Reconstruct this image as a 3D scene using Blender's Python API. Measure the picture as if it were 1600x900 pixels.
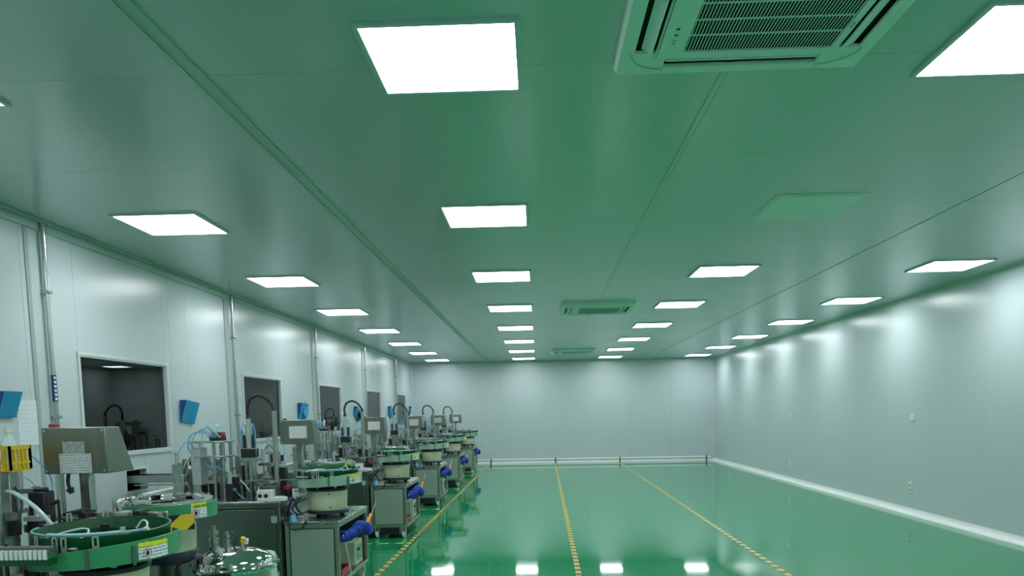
import bpy, math, random
from mathutils import Vector, Matrix
for o in list(bpy.data.objects): bpy.data.objects.remove(o)
S = bpy.context.scene
COL = S.collection
PI = math.pi
rnd = random.Random(7)

# ------------------------------------------------------------ camera
CAMH = 1.406
cam_d = bpy.data.cameras.new('camera')
cam = bpy.data.objects.new('camera', cam_d); COL.objects.link(cam)
cam_d.sensor_width = 36; cam_d.lens = 1196.1 / 1600 * 36
cam_d.shift_x = (800 - 801.44) / 1600
cam_d.shift_y = (764.52 - 450) / 1600
cam_d.clip_start = .05
cam.matrix_world = (Matrix.Translation((0, 0, CAMH)) @ Matrix.Rotation(.0341, 4, 'Z')
                    @ Matrix.Rotation(PI/2 - .1001, 4, 'X') @ Matrix.Rotation(-.0177, 4, 'Z'))
S.camera = cam
# ------------------------------------------------------------ world, exposure
W = bpy.data.worlds.new('world'); S.world = W; W.use_nodes = True
W.node_tree.nodes['Background'].inputs[0].default_value = (.02, .025, .025, 1)
S.view_settings.view_transform = 'Standard'; S.view_settings.look = 'None'
S.view_settings.gamma = 1; S.view_settings.use_curve_mapping = False
S.view_settings.exposure = 0.65
LAMP = 11.0            # radiance of the ceiling panels
LAMP_COL = (.92, .98, 1.0)
XL, XR, YB, YF, H = -3.49, 4.845, 21.25, -3.2, 2.806

# ------------------------------------------------------------ materials
def mat(name, col, rough=.5, metal=0, spec=.5, var=0, scale=20, bump=0, bscale=60, stretch=None, rvar=0, coat=0):
    m = bpy.data.materials.new(name); m.use_nodes = True
    nt = m.node_tree; b = nt.nodes['Principled BSDF']
    b.inputs['Base Color'].default_value = (*col, 1)
    b.inputs['Roughness'].default_value = rough
    b.inputs['Metallic'].default_value = metal
    b.inputs['Specular IOR Level'].default_value = spec
    if coat:
        b.inputs['Coat Weight'].default_value = coat; b.inputs['Coat Roughness'].default_value = .04
    if var or bump or rvar:
        tc = nt.nodes.new('ShaderNodeTexCoord'); mp = nt.nodes.new('ShaderNodeMapping')
        nt.links.new(tc.outputs['Object'], mp.inputs[0])
        if stretch: mp.inputs['Scale'].default_value = stretch
        n = nt.nodes.new('ShaderNodeTexNoise'); n.inputs['Scale'].default_value = scale
        n.inputs['Detail'].default_value = 4
        nt.links.new(mp.outputs[0], n.inputs['Vector'])
        if var:
            r = nt.nodes.new('ShaderNodeMapRange')
            r.inputs[1].default_value = .15; r.inputs[2].default_value = .85
            r.inputs[3].default_value = 1 - var; r.inputs[4].default_value = 1 + var
            nt.links.new(n.outputs[0], r.inputs[0])
            mx = nt.nodes.new('ShaderNodeMix'); mx.data_type = 'RGBA'; mx.blend_type = 'MULTIPLY'
            mx.inputs[0].default_value = 1; mx.inputs[6].default_value = (*col, 1)
            nt.links.new(r.outputs[0], mx.inputs[7]); nt.links.new(mx.outputs[2], b.inputs['Base Color'])
        if rvar:
            r2 = nt.nodes.new('ShaderNodeMapRange')
            r2.inputs[1].default_value = .15; r2.inputs[2].default_value = .85
            r2.inputs[3].default_value = rough - rvar; r2.inputs[4].default_value = rough + rvar
            nt.links.new(n.outputs[0], r2.inputs[0]); nt.links.new(r2.outputs[0], b.inputs['Roughness'])
        if bump:
            n2 = nt.nodes.new('ShaderNodeTexNoise'); n2.inputs['Scale'].default_value = bscale
            nt.links.new(mp.outputs[0], n2.inputs['Vector'])
            bp = nt.nodes.new('ShaderNodeBump'); bp.inputs['Strength'].default_value = bump
            bp.inputs['Distance'].default_value = .01
            nt.links.new(n2.outputs[0], bp.inputs['Height']); nt.links.new(bp.outputs[0], b.inputs['Normal'])
    return m

def stripes(name, c1, c2, axis, period, duty=.5, rough=.5):
    """printed stripes along an object-space direction"""
    m = mat(name, c1, rough); nt = m.node_tree; b = nt.nodes['Principled BSDF']
    tc = nt.nodes.new('ShaderNodeTexCoord')
    d = nt.nodes.new('ShaderNodeVectorMath'); d.operation = 'DOT_PRODUCT'
    d.inputs[1].default_value = [a / period for a in axis]
    nt.links.new(tc.outputs['Object'], d.inputs[0])
    f = nt.nodes.new('ShaderNodeMath'); f.operation = 'FRACT'; nt.links.new(d.outputs['Value'], f.inputs[0])
    g = nt.nodes.new('ShaderNodeMath'); g.operation = 'GREATER_THAN'; g.inputs[1].default_value = duty
    nt.links.new(f.outputs[0], g.inputs[0])
    mx = nt.nodes.new('ShaderNodeMix'); mx.data_type = 'RGBA'
    mx.inputs[6].default_value = (*c1, 1); mx.inputs[7].default_value = (*c2, 1)
    nt.links.new(g.outputs[0], mx.inputs[0]); nt.links.new(mx.outputs[2], b.inputs['Base Color'])
    return m

def printed(name, paper, ink, line, gap=.45, along=(1, 0, 0)):
    """rows of unreadably small print: line bands broken up by noise"""
    m = mat(name, paper, .6); nt = m.node_tree; b = nt.nodes['Principled BSDF']
    tc = nt.nodes.new('ShaderNodeTexCoord'); sp = nt.nodes.new('ShaderNodeSeparateXYZ')
    nt.links.new(tc.outputs['Object'], sp.inputs[0])
    dv = nt.nodes.new('ShaderNodeMath'); dv.operation = 'DIVIDE'; dv.inputs[1].default_value = line
    nt.links.new(sp.outputs['Z'], dv.inputs[0])
    f = nt.nodes.new('ShaderNodeMath'); f.operation = 'FRACT'; nt.links.new(dv.outputs[0], f.inputs[0])
    g = nt.nodes.new('ShaderNodeMath'); g.operation = 'LESS_THAN'; g.inputs[1].default_value = gap
    nt.links.new(f.outputs[0], g.inputs[0])
    n = nt.nodes.new('ShaderNodeTexNoise'); n.inputs['Scale'].default_value = 1.1 / line
    nt.links.new(tc.outputs['Object'], n.inputs['Vector'])
    g2 = nt.nodes.new('ShaderNodeMath'); g2.operation = 'GREATER_THAN'; g2.inputs[1].default_value = .44
    nt.links.new(n.outputs[0], g2.inputs[0])
    mu = nt.nodes.new('ShaderNodeMath'); mu.operation = 'MULTIPLY'
    nt.links.new(g.outputs[0], mu.inputs[0]); nt.links.new(g2.outputs[0], mu.inputs[1])
    mx = nt.nodes.new('ShaderNodeMix'); mx.data_type = 'RGBA'
    mx.inputs[6].default_value = (*paper, 1); mx.inputs[7].default_value = (*ink, 1)
    nt.links.new(mu.outputs[0], mx.inputs[0]); nt.links.new(mx.outputs[2], b.inputs['Base Color'])
    return m

def glass_mat():
    m = bpy.data.materials.new('window_glass'); m.use_nodes = True; nt = m.node_tree
    nt.nodes.clear()
    o = nt.nodes.new('ShaderNodeOutputMaterial'); mx = nt.nodes.new('ShaderNodeMixShader')
    t = nt.nodes.new('ShaderNodeBsdfTransparent'); t.inputs[0].default_value = (.6, .66, .66, 1)
    g = nt.nodes.new('ShaderNodeBsdfGlossy'); g.inputs['Roughness'].default_value = .0
    fr = nt.nodes.new('ShaderNodeFresnel'); fr.inputs[0].default_value = 1.6
    nt.links.new(fr.outputs[0], mx.inputs[0]); nt.links.new(t.outputs[0], mx.inputs[1])
    nt.links.new(g.outputs[0], mx.inputs[2]); nt.links.new(mx.outputs[0], o.inputs[0])
    return m

def lamp_mat():
    m = bpy.data.materials.new('lit_diffuser'); m.use_nodes = True; nt = m.node_tree
    nt.nodes.clear()
    o = nt.nodes.new('ShaderNodeOutputMaterial'); e = nt.nodes.new('ShaderNodeEmission')
    e.inputs[0].default_value = (*LAMP_COL, 1); e.inputs[1].default_value = LAMP
    nt.links.new(e.outputs[0], o.inputs[0]); return m

M = {}
M['wall'] = mat('painted_wall_panel', (.53, .61, .63), .27, spec=.55)
M['ceil'] = mat('painted_ceiling_panel', (.515, .595, .60), .21, spec=.8, bump=.03, bscale=1.1)
M['cove'] = mat('white_cove', (.78, .82, .81), .35)
M['trim'] = mat('ceiling_cover_strip', (.42, .55, .50), .35)
M['floor'] = mat('green_epoxy', (.008, .27, .105), .05, spec=.34, bump=.06, bscale=1.3, stretch=(.5, 1.6, 1))
M['seam'] = mat('dark_joint', (.09, .14, .13), .6)
M['frame'] = mat('white_window_frame', (.62, .68, .67), .35)
M['dark_room'] = mat('painted_room_dimness', (.05, .06, .065), .7, var=.1, scale=1)  # dark grey stands in for the missing light in there
M['glass'] = glass_mat()
M['lamp'] = lamp_mat()
M['lamp_frame'] = mat('lamp_frame_white', (.62, .68, .72), .4)
M['ac'] = mat('ac_white_plastic', (.88, .92, .90), .45, var=.02, scale=4)
M['black'] = mat('black_plastic', (.012, .014, .016), .4, var=.2, scale=30)
M['void'] = mat('dark_filter', (.006, .008, .008), .9, var=.2, scale=90)
M['rubber'] = mat('black_rubber', (.02, .02, .02), .7, var=.2, scale=40)
M['steel'] = mat('brushed_stainless', (.42, .46, .43), .27, .9, var=.05, scale=9, stretch=(5, 5, .6), rvar=.02)
M['steel_dark'] = mat('dark_stainless', (.19, .23, .205), .28, .9, var=.04, scale=3, stretch=(4, 4, .5), rvar=.01)
M['steel_panel'] = mat('satin_stainless_panel', (.36, .42, .38), .34, .8, var=.04, scale=3, stretch=(4, 4, .5))
M['panel_light'] = mat('satin_door_panel', (.42, .50, .45), .36, .55, var=.03, scale=3, stretch=(4, 4, .5))
M['console'] = mat('brushed_console_steel', (.24, .27, .235), .36, 1, var=.14, scale=5, stretch=(5, 5, .6), rvar=.06)
M['chrome'] = mat('bright_conduit', (.50, .54, .53), .2, 1, var=.05, scale=4)
M['wall_dark'] = mat('painted_joint_shade', (.33, .39, .39), .4)  # darker wall grey, shade painted into the joint strips
M['mirror'] = mat('polished_stainless', (.70, .72, .71), .07, 1, rvar=.03, scale=12)
M['alu'] = mat('aluminium', (.42, .46, .45), .30, 1, var=.06, scale=40)
M['zinc'] = mat('light_zinc', (.52, .57, .55), .42, .6, var=.08, scale=40)
M['cream'] = mat('cream_enamel', (.60, .64, .44), .35, var=.05, scale=9)
M['palegreen'] = mat('pale_green_enamel', (.50, .64, .46), .35, var=.05, scale=9)
M['bowl'] = mat('green_bowl_coating', (.003, .07, .022), .30, var=.2, scale=12)
M['band'] = mat('green_painted_band', (.05, .30, .14), .28, var=.12, scale=10)
M['bandlight'] = mat('pale_green_steel_band', (.42, .58, .48), .28, .5, var=.12, scale=10)
M['navy'] = mat('navy_base_paint', (.02, .03, .05), .4, var=.15, scale=20)
M['hose'] = mat('blue_air_hose', (.02, .07, .55), .35, var=.15, scale=60)
M['tube'] = mat('light_blue_tube', (.12, .42, .75), .3, var=.1, scale=60)
M['clear'] = mat('pale_tube', (.62, .78, .82), .25, var=.05, scale=60)
M['folder'] = mat('blue_folder_plastic', (.03, .33, .62), .35, var=.12, scale=12)
M['folder_dark'] = mat('navy_folder_spine', (.01, .05, .22), .4, var=.1, scale=12)
M['yellow'] = mat('yellow_plastic', (.80, .55, .03), .45, var=.08, scale=30)
M['red'] = mat('red_plastic', (.45, .02, .03), .4, var=.1, scale=30)
M['orange'] = mat('orange_plastic', (.80, .30, .06), .45, var=.1, scale=30)
M['white'] = mat('white_plastic', (.78, .80, .78), .4, var=.03, scale=20)
M['paper'] = printed('printed_sheet', (.74, .78, .80), (.42, .46, .49), .011, .36)
M['teal'] = mat('rim_highlight_teal', (.20, .46, .50), .25, var=.1, scale=40)  # colour of the highlight imitated on the bowl rims
M['paper_grey'] = printed('printed_grey_sheet', (.50, .56, .57), (.24, .28, .30), .010, .45)
M['wallpaper_sheet'] = printed('faint_wall_notice', (.72, .79, .82), (.64, .71, .74), .03, .25)
M['sticker'] = printed('sticker_print', (.76, .82, .84), (.25, .30, .34), .012, .38)
M['sticker_head'] = printed('sticker_header', (.72, .74, .03), (.22, .25, .01), .03, .5)
M['hazard'] = stripes('black_yellow_hazard', (.75, .55, .02), (.008, .008, .012), (.8, 0, -.75), .14, .52)
M['tape'] = stripes('floor_hazard_tape', (.72, .58, .12), (.03, .05, .03), (.35, 1, 0), .18, .58, .4)
M['tape_x'] = stripes('floor_hazard_tape_cross', (.72, .58, .12), (.03, .05, .03), (1, .35, 0), .18, .58, .4)

# ------------------------------------------------------------ mesh builder
class MB:
    def __init__(s): s.v = []; s.f = []; s.sm = []
    def add(s, vs, fs, smooth=False):
        n = len(s.v); s.v += [tuple(v) for v in vs]
        s.f += [tuple(i + n for i in f) for f in fs]; s.sm += [smooth] * len(fs); return s
    def box(s, x0, x1, y0, y1, z0, z1, mtx=None):
        vs = [Vector((x, y, z)) for z in (z0, z1) for y in (y0, y1) for x in (x0, x1)]
        if mtx: vs = [mtx @ v for v in vs]
        return s.add(vs, [(0,2,3,1), (4,5,7,6), (0,1,5,4), (2,6,7,3), (0,4,6,2), (1,3,7,5)])
    def cbox(s, c, d, mtx=None):
        return s.box(c[0]-d[0]/2, c[0]+d[0]/2, c[1]-d[1]/2, c[1]+d[1]/2, c[2]-d[2]/2, c[2]+d[2]/2, mtx)
    def cyl(s, p0, p1, r0, r1=None, n=14):
        r1 = r0 if r1 is None else r1
        p0, p1 = Vector(p0), Vector(p1); d = (p1 - p0).normalized()
        a = d.orthogonal().normalized(); b = d.cross(a)
        vs = []
        for p, r in ((p0, r0), (p1, r1)):
            vs += [p + (a*math.cos(2*PI*i/n) + b*math.sin(2*PI*i/n))*r for i in range(n)]
        s.add(vs, [(i, (i+1) % n, n+(i+1) % n, n+i) for i in range(n)], True)
        m = len(s.v) - 2*n
        s.f += [tuple(m + n - 1 - i for i in range(n)), tuple(m + n + i for i in range(n))]; s.sm += [False, False]
        return s
    def tube(s, pts, r, n=8, closed=False):
        pts = [Vector(p) for p in pts]; N = len(pts); rings = []
        t = (pts[1]-pts[0]).normalized(); a = t.orthogonal().normalized()
        for i, p in enumerate(pts):
            q0 = pts[i-1] if (i or closed) else p; q1 = pts[(i+1) % N] if (i < N-1 or closed) else p
            t = (q1-q0).normalized(); a = (a - t*a.dot(t)).normalized(); b = t.cross(a)
            rings += [p + (a*math.cos(2*PI*k/n)+b*math.sin(2*PI*k/n))*r for k in range(n)]
        fs = [(i*n+k, i*n+(k+1) % n, ((i+1) % N)*n+(k+1) % n, ((i+1) % N)*n+k)
              for i in range(N if closed else N-1) for k in range(n)]
        s.add(rings, fs, True)
        if not closed:
            m = len(s.v) - N*n
            s.f += [tuple(m+n-1-k for k in range(n)), tuple(m+(N-1)*n+k for k in range(n))]; s.sm += [False]*2
        return s
    def lathe(s, c, prof, n=36, a0=0, a1=2*PI, zfun=None):
        """prof: list of (radius, z, weight); zfun(angle)*weight is added to z"""
        full = abs(a1-a0-2*PI) < 1e-6; cols = n if full else n+1; vs = []
        for i in range(cols):
            a = a0 + (a1-a0)*i/n; ca, sa = math.cos(a), math.sin(a)
            for q in prof:
                dz = zfun(a)*q[2] if zfun and len(q) > 2 else 0
                vs.append((c[0]+q[0]*ca, c[1]+q[0]*sa, c[2]+q[1]+dz))
        P = len(prof); fs = []
        for i in range(n):
            j = (i+1) % cols
            for k in range(P-1):
                fs.append((i*P+k, j*P+k, j*P+k+1, i*P+k+1))
        return s.add(vs, fs, True)
    def prism(s, poly, axis, t0, t1):
        """extrude a closed polygon (pairs) along axis 0/1/2"""
        def pt(p, t):
            l = list(p); l.insert(axis, t); return l
        n = len(poly)
        return s.add([pt(p, t0) for p in poly] + [pt(p, t1) for p in poly],
                     [tuple(range(n))[::-1], tuple(range(n, 2*n))] + [(i, (i+1) % n, n+(i+1) % n, n+i) for i in range(n)])
    def build(s, name, m, parent=None, bevel=0, kind=None):
        me = bpy.data.meshes.new(name)
        off = Vector(parent['_o']) if parent is not None and '_o' in parent else Vector()
        me.from_pydata([tuple(Vector(v)-off) for v in s.v], [], s.f)
        me.validate(); me.update()
        import bmesh
        bm = bmesh.new(); bm.from_mesh(me); bmesh.ops.recalc_face_normals(bm, faces=bm.faces[:]); bm.to_mesh(me); bm.free()
        if len(me.polygons) == len(s.sm): me.polygons.foreach_set('use_smooth', s.sm)
        me.set_sharp_from_angle(angle=math.radians(38))
        me.materials.append(m if not isinstance(m, str) else M[m])
        o = bpy.data.objects.new(name, me); COL.objects.link(o)
        if parent is not None:
            o.parent = parent; o['_o'] = tuple(off)
        if bevel:
            b = o.modifiers.new('edge', 'BEVEL'); b.width = bevel; b.segments = 2; b.limit_method = 'ANGLE'
        if kind: o['kind'] = kind
        return o

def box_obj(name, m, parent, *a, **k): return MB().box(*a).build(name, m, parent, **k)
def tag(o, label=None, cat=None, group=None, kind=None):
    for k, v in (('label', label), ('category', cat), ('group', group), ('kind', kind)):
        if v: o[k] = v
    return o
def thing(name, label, cat, loc, group=None):
    o = bpy.data.objects.new(name, None); COL.objects.link(o); o.location = loc; o['_o'] = tuple(loc)
    o.empty_display_size = .1
    return tag(o, label, cat, group)
def single(name, mb, m, label, cat, origin, group=None, bevel=0):
    """a thing that is one mesh, its origin at its base"""
    t = {'_o': origin}
    off = Vector(origin); mb.v = [tuple(Vector(v)-off) for v in mb.v]
    o = mb.build(name, m, None, bevel); o.location = origin; o['_o'] = tuple(origin)
    return tag(o, label, cat, group)
def copy_tree(o, parent=None):
    c = o.copy(); COL.objects.link(c)
    if parent is not None: c.parent = parent
    for ch in KIDS.get(o.name, []): copy_tree(ch, c)
    return c
KIDS = {}
def index_children():
    KIDS.clear()
    for o in COL.objects:
        if o.parent: KIDS.setdefault(o.parent.name, []).append(o)
def arc(c, r, a0, a1, n, z=0, z1=None):
    z1 = z if z1 is None else z1
    return [(c[0]+r*math.cos(a0+(a1-a0)*i/n), c[1]+r*math.sin(a0+(a1-a0)*i/n), c[2]+z+(z1-z)*i/n) for i in range(n+1)]
def spline(pts, n=8):
    P = [Vector(p) for p in pts]; P = [2*P[0]-P[1]] + P + [2*P[-1]-P[-2]]; out = []
    for i in range(1, len(P)-2):
        for k in range(n):
            t = k/n
            out.append(.5*((2*P[i]) + (P[i+1]-P[i-1])*t + (2*P[i-1]-5*P[i]+4*P[i+1]-P[i+2])*t*t + (3*P[i]-P[i-1]-3*P[i+1]+P[i+2])*t**3))
    out.append(P[-2]); return out

# ============================================================ SETTING
def struct(name, mb, m, parent=None, bevel=0):
    o = mb.build(name, m, parent, bevel)
    if parent is None: o['kind'] = 'structure'; o['_o'] = (0, 0, 0)
    return o
struct('floor', MB().box(XL-3, XR+.3, YF-.2, YB+.3, -.12, 0), 'floor')
ceil = struct('ceiling', MB().box(XL-3, XR+.3, YF-.2, YB+.3, H+.02, H+.14), 'seam')
xs = [XL, -1.38, .80, 2.98, XR]
ys = [YF] + [3.26+1.17*i for i in range(-5, 16)] + [YB]
g = .0022
for i in range(4):
    for j in range(len(ys)-1):
        box_obj('ceiling_panel', 'ceil', ceil, xs[i]+g, xs[i+1]-g, ys[j]+g*.6, ys[j+1]-g*.6, H, H+.02)
struct('trim_1', MB().box(-1.41, -1.345, YF, YB, H-.004, H-.0002).box(-1.412, -1.404, YF, YB, H-.009, H-.0002).box(-1.351, -1.343, YF, YB, H-.009, H-.0002), 'trim')
struct('trim_2', MB().box(.785, .815, YF, YB, H-.003, H-.0002).box(.784, .788, YF, YB, H-.006, H-.0002).box(.812, .816, YF, YB, H-.006, H-.0002), 'ceil')
struct('trim_3', MB().box(2.976, 2.984, YF, YB, H-.003, H-.0002), 'trim')

# right, back and rear walls of upright panels
def wall_panels(parent, fixed, axis, lo, hi, edges, z0=0, z1=H, t=.03, sign=1, m='wall'):
    e = [lo] + sorted(q for q in edges if lo+.05 < q < hi-.05) + [hi]
    for a, b in zip(e, e[1:]):
        p, q = sorted((fixed, fixed+sign*t))
        if axis == 'Y': box_obj('wall_panel', m, parent, p, q, a+.0012, b-.0012, z0, z1)
        else: box_obj('wall_panel', m, parent, a+.0012, b-.0012, p, q, z0, z1)
wr = struct('wall_right', MB().box(XR+.03, XR+.12, YF-.2, YB+.2, 0, H+.02), 'seam')
wall_panels(wr, XR, 'Y', YF, YB, [8.5+1.17*i for i in range(-10, 12)])
wb = struct('wall_back', MB().box(XL-.15, XR+.15, YB+.03, YB+.12, 0, H+.02), 'seam')
wall_panels(wb, YB, 'X', XL, XR, [XR-1.17*i for i in range(1, 8)])
wf = struct('wall_front', MB().box(XL-.15, XR+.15, YF-.12, YF-.03, 0, H+.02), 'seam')
wall_panels(wf, YF, 'X', XL, XR, [XR-1.17*i for i in range(1, 8)], sign=-1)

# left wall: panels round five windows and a hatch
WIN = [(5.79, 7.16), (9.05, 10.37), (12.21, 13.57), (15.62, 17.0), (18.95, 20.22)]
PIPES = [5.42, 8.76, 12.04, 15.47, 18.85]
ZS, ZT = 1.125, 1.90
HATCH = (6.34, 6.68, .79, .97); HATCH2 = (7.27, 7.63, .79, .90)
wl = struct('wall_left', MB().box(XL-.06, XL-.03, YF-.2, 5.3, 0, H+.02).box(XL-.06, XL-.03, 20.7, YB+.1, 0, H+.02), 'seam')
def lp(y0, y1, z0=0, z1=H): box_obj('wall_panel', 'wall', wl, XL-.06 if 5.3 < y0 < 20.6 else XL-.03, XL, y0+.0012, y1-.0012, z0, z1)
for a in [5.2-1.17*i for i in range(1, 8)]: lp(max(a, YF), a+1.17)
cur = 5.2
for k, (a, b) in enumerate(WIN):
    p = PIPES[k]
    if cur < p-.02: lp(cur, p)
    lp(p, a); lp(a, b, ZT, H)
    if k == 0:
        lp(a, HATCH[0], 0, ZS); lp(HATCH[1], b, 0, ZS); lp(HATCH[0], HATCH[1], 0, HATCH[2]); lp(HATCH[0], HATCH[1], HATCH[3], ZS)
        lp(b, HATCH2[0]); lp(HATCH2[1], PIPES[1])
        lp(HATCH2[0], HATCH2[1], 0, HATCH2[2]); lp(HATCH2[0], HATCH2[1], HATCH2[3], H)
        cur = PIPES[1]
    else:
        lp(a, b, 0, ZS)
        nx = PIPES[k+1] if k < 4 else YB
        mid = (b+nx)/2
        if nx-b > 1.2: lp(b, mid); lp(mid, nx)
        else: lp(b, nx)
        cur = nx
for k, (a, b) in enumerate(WIN):
    f = MB(); w = .024
    for y0, y1, z0, z1 in ((a-w, b+w, ZT, ZT+w), (a-w, b+w, ZS-w, ZS), (a-w, a, ZS, ZT), (b, b+w, ZS, ZT)):
        f.box(XL+.0005, XL+.014, y0, y1, z0, z1)
    for y0, y1, z0, z1 in ((a+.001, b-.001, ZT-.012, ZT-.001), (a+.001, b-.001, ZS+.001, ZS+.012), (a+.001, a+.012, ZS+.012, ZT-.012), (b-.012, b-.001, ZS+.012, ZT-.012)):
        f.box(XL-.058, XL+.008, y0, y1, z0, z1)
    o = struct('window_%d' % (k+1), f, 'frame')
    box_obj('pane', 'glass', o, XL-.026, XL-.020, a+.013, b-.013, ZS+.013, ZT-.013)
# hatch frames
f = MB()
for (a, b, z0, z1) in (HATCH, HATCH2):
    w = .02
    for y0, y1, q0, q1 in ((a-w, b+w, z1, z1+w), (a-w, b+w, z0-w, z0), (a-w, a, z0, z1), (b, b+w, z0, z1)):
        f.box(XL+.0005, XL+.010, y0, y1, q0, q1)
struct('trim_4', f, 'frame')
# room behind the windows, its dimness painted in as dark grey
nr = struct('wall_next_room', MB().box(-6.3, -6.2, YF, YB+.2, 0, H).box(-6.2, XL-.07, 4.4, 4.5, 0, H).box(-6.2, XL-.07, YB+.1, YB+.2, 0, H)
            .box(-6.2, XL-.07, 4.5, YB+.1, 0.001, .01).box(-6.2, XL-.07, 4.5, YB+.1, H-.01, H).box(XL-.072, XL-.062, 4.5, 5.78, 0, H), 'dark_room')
# coves and skirtings
def cove_poly(r, n=5): return [(0, 0)] + [(r-r*math.sin(PI/2*i/n), r-r*math.cos(PI/2*i/n)) for i in range(n+1)]
def cove(name, side, m='cove', r=.07):
    b = MB(); P = cove_poly(r)
    if side == 'R': b.prism([(XR-.0005-x, .0005+z) for x, z in P], 1, YF, YB)
    if side == 'L': b.prism([(XL+.0005+x, .0005+z) for x, z in P], 1, YF, YB)
    if side == 'B': b.prism([(YB-.0005-x, .0005+z) for x, z in P], 0, XL, XR)
    if side == 'TR': b.prism([(XR-.0005-x, H-.0005-z) for x, z in cove_poly(.045)], 1, YF, YB)
    if side == 'TB': b.prism([(YB-.0005-x, H-.0005-z) for x, z in cove_poly(.045)], 0, XL, XR)
    if side == 'VR': b.prism([(XR-.0005-x, YB-.0005-z) for x, z in cove_poly(.04)], 2, .07, H)
    if side == 'VL': b.prism([(XL+.0005+x, YB-.0005-z) for x, z in cove_poly(.04)], 2, .07, H)
    struct(name, b, m)
cove('baseboard_right', 'R', r=.075); cove('baseboard_left', 'L'); cove('baseboard_back', 'B', r=.06)
cove('trim_5', 'TR', 'trim'); cove('trim_6', 'TB', 'trim'); cove('trim_7', 'VR', 'wall'); cove('trim_8', 'VL', 'wall')
struct('trim_9', MB().box(XL+.0005, XL+.05, YF, YB, H-.02, H-.0005).box(XL+.0005, XL+.018, YF, YB, H-.075, H-.02), 'trim', bevel=.003)
for i, p in enumerate(PIPES):   # joints beside the conduits, their shadow painted as a grey strip
    struct('trim_%d' % (10+i), MB().box(XL+.0003, XL+.006, p-.17, p-.13, .08, H-.08), 'wall_dark')

# conduits on the left wall
ORD5 = ['nearest the camera', 'second from the camera', 'third from the camera', 'fourth from the camera', 'farthest from the camera']
for i, p in enumerate(PIPES):
    t = thing('wall_conduit', 'upright steel conduit pipe on the left wall, ' + ORD5[i], 'pipe', (XL, p, 0), 'conduits on the left wall')
    MB().cyl((XL+.032, p, .072), (XL+.032, p, H-.002), .017).build('pipe', 'chrome', t)
    for z in (.5, 1.42, 2.3):
        MB().box(XL+.0006, XL+.06, p-.022, p+.022, z, z+.02).build('pipe_clip', 'steel', t, bevel=.003)
    if i == 0:
        q = MB().lathe((XL+.032, p, 1.54), [(.0182, 0), (.0182, .19)], 14, -PI*.9, PI*.3).build('label_strip', 'folder_dark', t)
        q['label'] = 'navy blue label strip with white letters'
        b = MB()
        for c in range(6): b.lathe((XL+.032, p, 1.55+c*.03), [(.0188, 0), (.0188, .018)], 6, -PI*.32, -PI*.05)
        b.build('lettering', 'white', q)

# yellow floor tapes
def tape(a, b, w, m, label, gp):
    a, b = Vector((*a, .0006)), Vector((*b, .0006)); d = (b-a).normalized(); n = Vector((-d.y, d.x, 0))*w/2
    h = Vector((0, 0, .0012)); mb = MB()
    vs = [a-n, a+n, b+n, b-n]; vs += [v+h for v in vs]
    mb.add(vs, [(0,1,2,3), (4,5,6,7), (0,1,5,4), (1,2,6,5), (2,3,7,6), (3,0,4,7)])
    return single('floor_tape', mb, m, label, 'floor tape', (a.x, a.y, 0), gp)
G = 'hazard tape lines on the floor'
tape((-1.45, 4.6), (-1.36, 20.6), .05, 'tape', 'yellow black floor tape along the front of the machine row', G)
tape((.32, 4.6), (.45, 20.9), .05, 'tape', 'yellow black floor tape running down the middle of the aisle', G)
tape((2.08, 4.6), (2.18, 20.9), .05, 'tape', 'yellow black floor tape nearest the right wall', G)
for i, y in enumerate((8.24, 11.2, 14.2, 17.3)):
    tape((-3.2, y-.01), (-1.46, y), .05, 'tape_x', 'short cross tape between machines, %s' % ['nearest the camera', 'second from the camera', 'third from the camera', 'farthest from the camera'][i], G)

# ============================================================ CEILING FIXTURES
LX = [-2.618, -.348, 1.907, 4.168]; LY0, LS = 3.178, 2.437
ROWN = ['leftmost row', 'second row from the left', 'third row from the left', 'rightmost row']
EDGE = 'square LED ceiling panel'
def make_light():
    t = thing('ceiling_light', 'x', 'ceiling light', (0, 0, H), 'square LED ceiling panels'); z = H
    f = MB(); a, b = .302, .283
    for x0, x1, y0, y1 in ((-a, a, -a, -b), (-a, a, b, a), (-a, -b, -b, b), (b, a, -b, b)): f.box(x0, x1, y0, y1, z-.013, z-.0004)
    f.build('frame', 'lamp_frame', t)
    MB().box(-b, b, -b, b, z-.008, z-.0006).build('diffuser', 'lamp', t)
    return t
light = make_light(); index_children(); first = True
for c, x in enumerate(LX):
    for r in range(-1, 9):
        if c == 2 and r == 2: continue
        o = light if first else copy_tree(light); first = False
        o.location = (x, LY0+LS*(r-1), H)
        n = ['', '', 'second', 'third', 'fourth', 'fifth', 'sixth', 'seventh', 'eighth', 'ninth', 'tenth'][9-r] if r < 8 else ''
        o['label'] = ('square LED ceiling panel, %s, %s' % (ROWN[c], 'closest to the back wall' if r == 8 else n + ' from the back wall'))
        if c == 2 and r < 2:
            o['label'] = 'square LED ceiling panel, third row from the left, %s' % ['two rows behind the camera', 'just behind the camera', 'large at the top right picture corner'][r+1]
# the unlit one
t = thing('blank_ceiling_panel', 'unlit white square panel in the third row of ceiling lights', 'ceiling panel', (1.9, 5.58, H))
MB().box(1.60, 2.20, 5.28, 5.89, H-.006, H-.0004).build('frame', 'ac', t)
MB().box(1.625, 2.175, 5.305, 5.865, H-.016, H-.006).build('cover_plate', 'ac', t, bevel=.003)

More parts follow.
